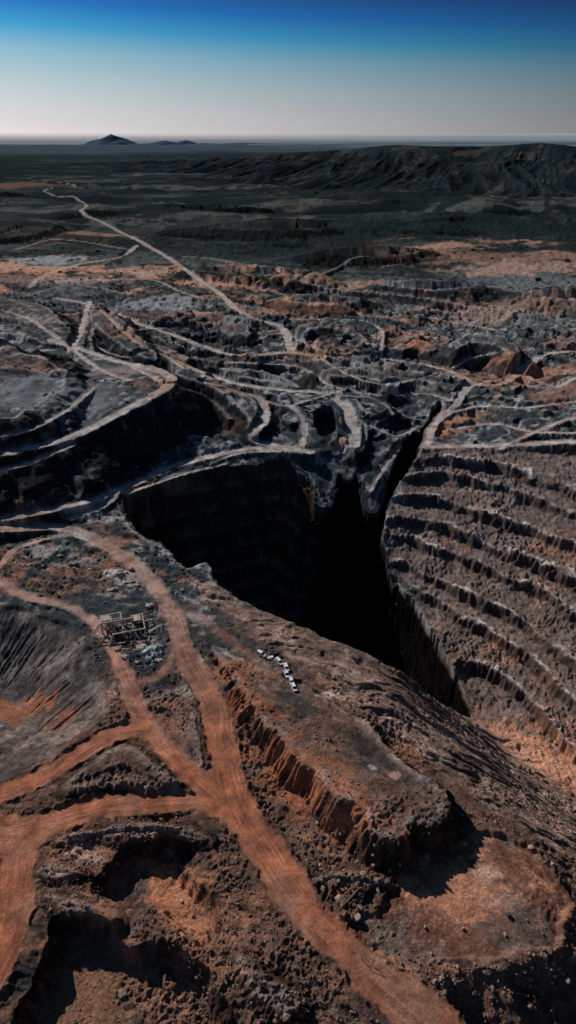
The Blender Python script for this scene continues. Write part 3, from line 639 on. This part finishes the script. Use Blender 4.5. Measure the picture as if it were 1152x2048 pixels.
dens=(nB[r,cc]*1.4+nC[r,cc]*.5+0.25*steepm[r,cc]+wallw[r,cc]*.3-PAD[r,cc]*.9-SLAB[r,cc]*.2-BOWL[r,cc]*.9)>rng.uniform(-.3,.6,N)
keep=(roadm[r,cc]<.05)&dens&(Zg[r,cc]>-100)&(pitm[r,cc]<.1)
xv,yv=xv[keep],yv[keep]; zv=Hs(xv,yv); n=len(xv)
def scatter(name,tv,tf,xv,yv,zv,sc,mat,jit=.25,smooth=False):
    n=len(xv); k=len(tv); an=rng.uniform(0,6.28,n); ca,sa=np.cos(an),np.sin(an)
    b=tv[None]*(1+rng.normal(size=(n,k,1))*jit)*sc[:,None,None]*rng.uniform(.7,1.2,(n,1,3))
    vx=b[...,0]*ca[:,None]-b[...,1]*sa[:,None]+xv[:,None]; vy=b[...,0]*sa[:,None]+b[...,1]*ca[:,None]+yv[:,None]; vz=b[...,2]+zv[:,None]
    v=np.stack([vx,vy,vz],-1).reshape(-1,3); f=(tf[None]+np.arange(n)[:,None,None]*k).reshape(-1,tf.shape[1])
    return mkmesh(name,v,f,mat,smooth=smooth)
o=scatter('loose_stones',iv1*np.array([1,1,.7]),jf1,xv,yv,zv+.05,rng.lognormal(-1.45,.5,n),MR)
o['kind']='stuff'; o['label']='loose brown stones strewn over bare ground'; o['category']='rubble'
print("stones",n,time.time()-T0)
# ---------- shrubs
MS=noisemat('dry_foliage',(.016,.02,.014),(.045,.052,.036),1.2,bump=0)
def shrubt(seed,nl=46):
    r=np.random.default_rng(seed); vs=[];fs=[]
    for i in range(nl):
        d_=r.normal(size=3); d_[2]=abs(d_[2])*.9; d_/=np.linalg.norm(d_); c_=d_*r.uniform(.35,1.0)*np.array([1,1,.8])
        a=r.normal(size=3); a/=np.linalg.norm(a); b=np.cross(a,r.normal(size=3)); b/=np.linalg.norm(b); s=r.uniform(.14,.3)
        k=len(vs); vs+= [c_-a*s-b*s*.5,c_+a*s-b*s*.6,c_+a*s*.8+b*s*.6,c_-a*s*.7+b*s*.5]; fs.append([k,k+1,k+2,k+3])
    return np.array(vs),np.array(fs)
shm=[]
for k in range(4):
    tv,tf=shrubt(k,60); o=mkmesh('shrub',tv,tf,MS,smooth=False); shm.append(o.data); bpy.data.objects.remove(o)
N=40000
yv=np.exp(rng.uniform(math.log(330),math.log(1500),N)); xv=rng.uniform(-1,1,N)*0.42*(0.873*yv+97.5)*1.15
r,cc=colrow(xv,yv); r=r.astype(int); cc=np.clip(np.round(cc).astype(int),0,NC-1)
lane=np.exp(-((yv-930+xv*.1)/150)**2)
dens=(nA[r,cc]*.8+nB[r,cc]+lane*1.1)>rng.uniform(.0,1.3,N)
keep=(roadm[r,cc]<.05)&dens&(steepm[r,cc]<.3)&(Zg[r,cc]>-15)&(wallw[r,cc]<.1)&(pitm[r,cc]<.1)
xv,yv=xv[keep],yv[keep]; zv=Hs(xv,yv); sc=rng.lognormal(.0,.4,len(xv))*(0.7+.55*ss(600,1200,yv))
od=np.argsort(np.hypot(xv,yv)/sc); 
for k in od[:290]:
    o=bpy.data.objects.new('shrub',random.choice(shm)); col.objects.link(o); s=float(sc[k])
    o.location=(float(xv[k]),float(yv[k]),float(zv[k])-.05); o.scale=(s,s*random.uniform(.8,1.2),s*random.uniform(.7,1)); o.rotation_euler=(0,0,random.uniform(0,6.28))
    o['label']='low dark desert shrub on stony ground'; o['category']='shrub'; o['group']='desert shrubs around the mine'
k=od[290:]; tv,tf=shrubt(9,16)
o=scatter('scrub_cover',tv,tf,xv[k],yv[k],zv[k],sc[k],MS,jit=.1); o['kind']='stuff'; o['label']='sparse dark desert scrub dotting the valley'; o['category']='scrub'
print("shrubs",len(xv),time.time()-T0)
# ---------- part building helpers
class MB:
    def __init__(s): s.v=[];s.f=[]
    def add(s,vs,fs):
        k=len(s.v); s.v+=[tuple(map(float,x)) for x in vs]; s.f+=[tuple(i+k for i in q) for q in fs]
    def box(s,c,d,rz=0,taper=1.0):
        x,y,z=[q/2 for q in d]; vs=[]
        for dz,t in((-z,1),(z,taper)):
            for dx,dy in((-x,-y),(x,-y),(x,y),(-x,y)):
                X_=dx*t;Y_=dy*t; vs.append((c[0]+X_*math.cos(rz)-Y_*math.sin(rz),c[1]+X_*math.sin(rz)+Y_*math.cos(rz),c[2]+dz))
        s.add(vs,[(3,2,1,0),(4,5,6,7),(0,1,5,4),(1,2,6,5),(2,3,7,6),(3,0,4,7)]); return s
    def beam(s,a,b,w,h=None):
        h=h or w; a=Vector(a); b=Vector(b); d=(b-a).normalized(); up=Vector((0,0,1)) if abs(d.z)<.9 else Vector((1,0,0))
        sx=d.cross(up).normalized()*w/2; sy=sx.cross(d).normalized()*h/2
        vs=[a-sx-sy,a+sx-sy,a+sx+sy,a-sx+sy,b-sx-sy,b+sx-sy,b+sx+sy,b-sx+sy]
        s.add(vs,[(3,2,1,0),(4,5,6,7),(0,1,5,4),(1,2,6,5),(2,3,7,6),(3,0,4,7)]); return s
    def cyl(s,c,r,L,axis='y',n=16,r2=None):
        r2=r if r2 is None else r2; vs=[]
        for e,rr in((-L/2,r),(L/2,r2)):
            for i in range(n):
                a=2*math.pi*i/n; p=(rr*math.cos(a),rr*math.sin(a))
                vs.append({'y':(c[0]+p[0],c[1]+e,c[2]+p[1]),'z':(c[0]+p[0],c[1]+p[1],c[2]+e),'x':(c[0]+e,c[1]+p[0],c[2]+p[1])}[axis])
        fs=[(i,(i+1)%n,n+(i+1)%n,n+i) for i in range(n)]+[tuple(range(n))[::-1],tuple(range(n,2*n))]
        s.add(vs,fs); return s
    def obj(s,name,mat,parent=None,bev=0):
        me=bpy.data.meshes.new(name); me.from_pydata(s.v,[],s.f); me.update(); me.materials.append(mat)
        o=bpy.data.objects.new(name,me); col.objects.link(o)
        if bev:
            md=o.modifiers.new('b','BEVEL'); md.width=bev; md.segments=2
        if parent: o.parent=parent
        return o
def empty(name,loc,rz,lab,cat):
    e=bpy.data.objects.new(name,None); col.objects.link(e); e.location=loc; e.rotation_euler=(0,0,rz); e['label']=lab; e['category']=cat; return e
def simple(name,c1,rough=.5,metal=0.):
    return noisemat(name,tuple(q*.85 for q in c1),c1,3.0,rough,metal,0)
MW=simple('white_paint',(.70,.70,.68),.45); MG=simple('car_glass',(.02,.025,.03),.1); MTY=simple('tyre_rubber',(.03,.03,.03)); MRM=simple('wheel_rim',(.35,.35,.36),.4,.6)
MHL=simple('lamp_lens',(.6,.6,.6),.15); MTL=simple('tail_lens',(.35,.02,.02),.2); MDK=simple('dark_paint',(.05,.055,.06),.35); MBP=simple('black_plastic',(.03,.03,.03),.6)
def extr(profile,w,wt=None):
    vs=[];n=len(profile)
    zmax=max(p[1] for p in profile); zmin=min(p[1] for p in profile)
    for sgn in(-1,1):
        for x,z in profile:
            ww=w if wt is None else w+(wt-w)*(z-zmin)/(zmax-zmin)
            vs.append((x,sgn*ww/2,z))
    fs=[tuple(range(n)),tuple(range(n,2*n))[::-1]]+[(i,n+i,n+(i+1)%n,(i+1)%n) for i in range(n)]
    return vs,fs
def build_car(kind,paint):
    parts=[]
    b=MB()
    b.add(*extr([(-2.4,.45),(2.35,.45),(2.45,.7),(2.38,.98),(1.2,1.12),(-2.4,1.12)] if kind=='suv' else [(-2.55,.5),(2.35,.5),(2.45,.75),(2.38,1.0),(1.2,1.12),(-.75,1.12),(-.75,.78),(-2.45,.78),(-2.45,1.1),(-2.58,1.1)],1.85))
    if kind!='suv':
        for sy in(-.88,.88): b.box((-1.6,sy,.95),(1.7,.08,.34))
    parts.append(('body',b,paint,.04))
    r=MB()
    if kind=='suv': r.add(*extr([(-2.3,1.125),(1.1,1.125),(.45,1.78),(-2.1,1.80)],1.75,1.45))
    else: r.add(*extr([(-.72,1.125),(1.1,1.125),(.45,1.75),(-.55,1.77)],1.75,1.45))
    parts.append(('window',r,MG,0))
    t=MB(); 
    if kind=='suv': t.box((-.82,0,1.83),(2.7,1.5,.06)); 
    else: t.box((-.05,0,1.79),(1.1,1.5,.06))
    x0=-2.2 if kind=='suv' else -.65
    for sy in(-1,1):
        for xx,xt in((1.12,.46),(.1,.1),(x0,x0+.1)): t.beam((xx,sy*.885,1.12),(xt,sy*.735,1.8),.09,.07)
    parts.append(('roof',t,paint,0))
    for sx in(1.5,-1.5):
        for sy in(-.83,.83):
            wv=MB(); wv.cyl((sx,sy,.38),.38,.26,'y',18); parts.append(('wheel',wv,MTY,0))
            rm=MB(); rm.cyl((sx,sy+math.copysign(.135,sy),.38),.22,.03,'y',12); parts.append(('rim',rm,MRM,0))
    for sy in(-.68,.68):
        h=MB(); h.box((2.42,sy,.86),(.08,.34,.18)); parts.append(('headlight',h,MHL,0))
        h=MB(); h.box((-2.43 if kind=='suv' else -2.6,sy*1.1,.95),(.06,.16,.26)); parts.append(('tail_light',h,MTL,0))
    bu=MB(); bu.box((2.47,0,.56),(.14,1.8,.22)); parts.append(('bumper',bu,MBP,0))
    bu=MB(); bu.box((-2.46 if kind=='suv' else -2.62,0,.56),(.14,1.8,.2)); parts.append(('bumper',bu,MBP,0))
    return parts
protos={}
def place_car(kind,paintname,loc,rz,lab):
    key=(kind,paintname)
    e=empty('parked_car' if kind=='suv' else 'pickup_truck',loc,rz,lab,'car' if kind=='suv' else 'pickup truck'); e['group']='vehicles parked in a line on the bench'
    e.scale=(.9,.9,.9)
    if key not in protos:
        lst=[];lastw=None
        for nme,mb,mt,bv in build_car(kind,MW if paintname=='white' else MDK):
            o=mb.obj(nme,mt,e,bv)
            if nme=='wheel': lastw=o
            if nme=='rim': o.parent=lastw
            lst.append(o)
        protos[key]=lst
    else:
        mp={}
        for o in protos[key]:
            n_=o.copy(); col.objects.link(n_); mp[o]=n_; n_.parent=mp[o.parent] if o.parent in mp else e
cars=[(524,1311,'suv'),(541,1320,'pick'),(555,1327,'suv'),(569,1338,'suv'),(576,1352,'pick'),(581,1365,'suv'),(589,1379,'suv')]
pts=[hit(a,b) for a,b,_ in cars]
for i,(a,b,kd) in enumerate(cars):
    p0=pts[max(i-1,0)]; p1=pts[min(i+1,len(pts)-1)]; rz=math.atan2(p1[1]-p0[1],p1[0]-p0[0])+random.uniform(-.3,.3)
    x,y,z=pts[i]; place_car(kd,'white',(x+random.uniform(-.8,.8),y+random.uniform(-.4,.4),z+.06),rz,('white four wheel drive car parked nose to tail' if kd=='suv' else 'white pickup truck parked in the line of cars'))
x,y,z=hit(553,1311); place_car('pick','dark',(x,y,z+.06),-.5,'dark pickup truck parked beside the white cars')
# ---------- ruined frame
MCo=noisemat('weathered_concrete',(.24,.185,.155),(.50,.40,.34),.8,bump=.3); MRu=noisemat('rusty_steel',(.12,.06,.04),(.33,.17,.10),1.5,.8,.2)
x,y,z=hit(255,1258)
e=empty('ruined_plant_frame',(x,y,z-.3),.3,'derelict skeletal concrete and steel processing frame with missing floors','ruin')
xs=[-11,-6.5,-2,2.5,7.5,11.5]; ysn=[-5.5,0,5.5]; hts={}
for i,a in enumerate(xs):
    for j,b in enumerate(ysn):
        h=6.4 if i in(0,1,2,3) and j>0 else 3.4
        if (i,j) in((3,2),): h=3.4
        if (i,j) in((0,0),(5,0),(5,2)): h=2.0
        hts[i,j]=h; MB().box((a,b,h/2),(.6,.6,h)).obj('column',MCo,e)
for lv in(3.4,6.4):
    for i in range(len(xs)):
        for j in range(3):
            if i<len(xs)-1 and hts[i,j]>=lv-.1 and hts[i+1,j]>=lv-.1 and not(lv==3.4 and (i+j)%4==0): MB().box(((xs[i]+xs[i+1])/2,ysn[j],lv-.35),(xs[i+1]-xs[i]-.62,.45,.6)).obj('beam',MCo,e)
            if j<2 and hts[i,j]>=lv-.1 and hts[i,j+1]>=lv-.1: MB().box((xs[i],(ysn[j]+ysn[j+1])/2,lv-.37),(.45,4.88,.56)).obj('beam',MCo,e)
for c_,d_ in (((-8.8,3,6.56),(3.6,4.4,.28)),((4.8,3,3.56),(3.2,4.6,.28))): MB().box(c_,d_).obj('floor_slab',MCo,e)
for a,b in (((11.5,0,3.3),(15,-4,.4)),((2.5,-5.5,3.3),(5,-11,.3)),((-6.5,-5.5,3.3),(-9,-10,.4)),((-12,-8,.5),(-2,-10,.9)),((-1,-9,.5),(8,-13,.6)),((12,2,.5),(17,5,1)),((-11,0,6),(-16,-2,.4)),((-15,2,.4),(-12,8,.8)),((3,-7,.4),(12,-10,.7)),((-4,-13,.3),(3,-16,.5)),((7,-15,.4),(9,-9,1.4))): MB().beam(a,b,.42,.42).obj('fallen_beam',MCo,e)
for a in (-10,-7,-4): MB().beam((a,5.7,6.4),(a,5.7,7.5),.14).obj('railing_post',MRu,e)
MB().beam((-10,5.7,7.55),(-4,5.7,7.55),.14).obj('handrail',MRu,e)
for (u_,v_,sx,sy,sz) in ((300,1215,4,2.5,2),(285,1295,5,3,1.2),(250,1315,3,2,1.2),(318,1322,4,2,.8),(225,1180,5,2,1.0),(262,1165,7,1.2,1.2),(300,1265,3,2,1),(235,1300,2.5,1.5,.9),(275,1325,2,1.4,.7),(205,1275,2.4,1.6,.8),(240,1148,4,1.6,1.2),(275,1172,3,1.5,1.0),(205,1160,3,1.2,.8),(180,1140,2.4,1.4,.8),(150,1128,3,1.2,.7),(262,1140,2.2,2,1.6),(120,1112,3,1.4,.7),(60,1130,3.4,1.4,.8)):
    x,y,z=hit(u_,v_); m=MB(); m.box((0,0,sz/2-.2),(sx,sy,sz)); m.box((sx*.2,0,sz-.2+.2),(sx*.4,sy*.6,.4),taper=.8); o=m.obj('concrete_foundation',MCo,None,.06); o.location=(x,y,z); o.rotation_euler=(.03,.05,random.uniform(-.6,.6))
    o['label']='broken concrete foundation block in pale rubble'; o['category']='concrete block'; o['group']='concrete remains around the ruin'
# rusty conveyor wreck
x,y,z=hit(692,1800)
e=empty('conveyor_wreck',(x,y,z-.5),.75,'collapsed rusty conveyor truss lying among boulders','wreck')
tr=MB()
def truss(m,o,L,w,h,n):
    for sy in(-w/2,w/2):
        for sz in(0,h): m.beam((o[0],o[1]+sy,o[2]+sz),(o[0]+L,o[1]+sy,o[2]+sz+L*.1),.3)
    for i in range(n+1):
        xx=o[0]+L*i/n; zz=o[2]+L*.1*i/n
        for sy in(-w/2,w/2):
            m.beam((xx,o[1]+sy,zz),(xx,o[1]+sy,zz+h),.22)
            if i<n: m.beam((xx,o[1]+sy,zz),(xx+L/n,o[1]+sy,zz+h+L*.1/n),.18)
        m.beam((xx,o[1]-w/2,zz+h),(xx,o[1]+w/2,zz+h),.22)
truss(tr,(-4,0,.5),8.5,1.8,1.1,5); tr.obj('truss',MRu,e)
MB().box((-4,-2.6,1.2),(3,2.2,2.0),.3,.6).obj('hopper',MRu,e)
MB().box((1,2.6,.9),(3,1.2,1.4),-.3).obj('gearbox',MRu,e)
MB().box((4.5,-2.2,.8),(2.2,1.6,1.2),.5,.8).obj('motor_housing',MRu,e)
for xx in(-3.5,-.5,3): MB().cyl((xx,0,.8+xx*.07),.3,2.2,'y',12).obj('roller',MRu,e)
for a,b in(((3,-3,.3),(3,-1,2.2)),((-7,3,.9),(-1,5,1.2)),((-6,-5,.9),(1,-4,1.1)),((6,1,.9),(9,-3,1.2))): MB().beam(a,b,.3).obj('support_leg',MRu,e)
MWd=noisemat('grey_timber',(.06,.045,.035),(.15,.11,.085),2,bump=.3)
for (u_,v_,w,h,rz) in ((735,1925,3.0,2.6,-.4),(642,2015,2.6,3.0,-.6),(486,1765,2.3,2.2,.6)):
    x,y,z=hit(u_,v_); m=MB()
    m.beam((-w/2,0,-.4),(-w/2,0,h),.14); m.beam((w/2,0,-.4),(w/2,0,h),.14); m.beam((-w/2-.3,0,h*.95),(w/2+.3,0,h*.95),.12); m.beam((-w/2,0,h*.4),(w/2,0,h*.45),.1)
    o=m.obj('post_frame',MWd); o.location=(x,y,z); o.rotation_euler=(0,0,rz); o['label']='old timber post frame standing beside the dirt road'; o['category']='fence'; o['group']='timber post frames along the road'
MY=simple('yellow_paint',(.6,.36,.08),.5)
for (u_,v_,mt,lb) in ((930,1690,MY,'yellow equipment box on the levelled pad'),(1017,1832,MDK,'dark equipment box on the levelled pad')):
    x,y,z=hit(u_,v_); m=MB(); m.box((0,0,.45),(1.3,.9,.8)); m.box((0,0,.9),(1.15,.75,.12)); m.box((-.45,0,.05),(.2,1.0,.2)); m.box((.45,0,.05),(.2,1.0,.2))
    o=m.obj('equipment_box',mt,None,.04); o.location=(x,y,z); o.rotation_euler=(0,0,.5); o['label']=lb; o['category']='box'
for (u_,v_) in ((850,1855),(926,1858),(1010,1870),(780,1742),(915,1935)):
    x,y,z=hit(u_,v_); m=MB(); m.box((0,0,.25),(1.1,.6,.6),0,.85); m.box((0,0,.6),(.4,.25,.12)); o=m.obj('concrete_block',MCo,None,.05); o.location=(x,y,z); o.rotation_euler=(0,0,random.uniform(0,3)); o['label']='pale concrete block lying on bare earth'; o['category']='concrete block'; o['group']='concrete blocks on the pad'
# ---------- camera, sun, sky
cam=bpy.data.cameras.new('camera'); co_=bpy.data.objects.new('camera',cam); col.objects.link(co_); scene.camera=co_
cam.sensor_fit='VERTICAL'; cam.sensor_height=36; cam.sensor_width=36; cam.lens=24; cam.clip_start=1; cam.clip_end=200000
co_.location=(0,0,CH); co_.rotation_euler=(math.pi/2-PITCH,0,0)
EL=math.radians(31); AZ=math.atan2(-.68,.73)
sd=Vector((math.sin(AZ)*math.cos(EL),math.cos(AZ)*math.cos(EL),math.sin(EL)))
sl=bpy.data.lights.new('sun','SUN'); sl.energy=5.0; sl.angle=math.radians(.5); sl.color=(1,.95,.89); so=bpy.data.objects.new('sun',sl); col.objects.link(so)
so.rotation_euler=sd.to_track_quat('Z','Y').to_euler(); so.location=(-200,200,400)
wd=bpy.data.worlds.new('World'); scene.world=wd; wd.use_nodes=True; nt=wd.node_tree; nt.nodes.clear(); N=nt.nodes; L=nt.links
out=N.new('ShaderNodeOutputWorld'); bg=N.new('ShaderNodeBackground'); L.new(bg.outputs[0],out.inputs[0]); bg.inputs[1].default_value=.1
sk=N.new('ShaderNodeTexSky'); sk.sky_type='NISHITA'; sk.sun_disc=False; sk.sun_elevation=EL; sk.sun_rotation=AZ%(2*math.pi); sk.altitude=800; sk.dust_density=1.0; sk.air_density=1.2; sk.ozone_density=2
tc=N.new('ShaderNodeTexCoord'); sx=N.new('ShaderNodeSeparateXYZ'); L.new(tc.outputs['Generated'],sx.inputs[0])
ma=N.new('ShaderNodeMath'); ma.operation='MULTIPLY_ADD'; L.new(sx.outputs[0],ma.inputs[0]); ma.inputs[1].default_value=.035; L.new(sx.outputs[2],ma.inputs[2])
mr=N.new('ShaderNodeMapRange'); mr.inputs[1].default_value=-.02; mr.inputs[2].default_value=.2; L.new(ma.outputs[0],mr.inputs[0])
cr=N.new('ShaderNodeValToRGB'); L.new(mr.outputs[0],cr.inputs[0]); R=cr.color_ramp
def pz(p): return (p*.2+.02)/.22
R.elements[0].position=0; R.elements[0].color=(.50,.45,.445,1); R.elements[1].position=1; R.elements[1].color=(.02,.05,.11,1)
for p_,c_ in((0.0,(.41,.40,.415)),(.08,(.37,.385,.40)),(.22,(.275,.345,.38)),(.36,(.15,.29,.37)),(.48,(.022,.20,.37)),(.59,(.002,.10,.32)),(.72,(.0005,.036,.175))):
    q=R.elements.new(pz(p_)); q.color=(*c_,1)
br=N.new('ShaderNodeMapRange'); br.inputs[1].default_value=-.4; br.inputs[2].default_value=.4; br.inputs[3].default_value=18; br.inputs[4].default_value=5.2; L.new(sx.outputs[0],br.inputs[0])
sc_=N.new('ShaderNodeVectorMath'); sc_.operation='SCALE'; L.new(cr.outputs[0],sc_.inputs[0]); L.new(br.outputs[0],sc_.inputs['Scale'])
mx=N.new('ShaderNodeMix'); mx.data_type='RGBA'; mx.blend_type='MIX'; mx.inputs['Factor'].default_value=.03
L.new(sc_.outputs[0],mx.inputs[6]); L.new(sk.outputs[0],mx.inputs[7]); L.new(mx.outputs[2],bg.inputs[0])
scene.view_settings.view_transform='Standard'; scene.view_settings.look='None'; scene.view_settings.exposure=0
print("done",time.time()-T0)
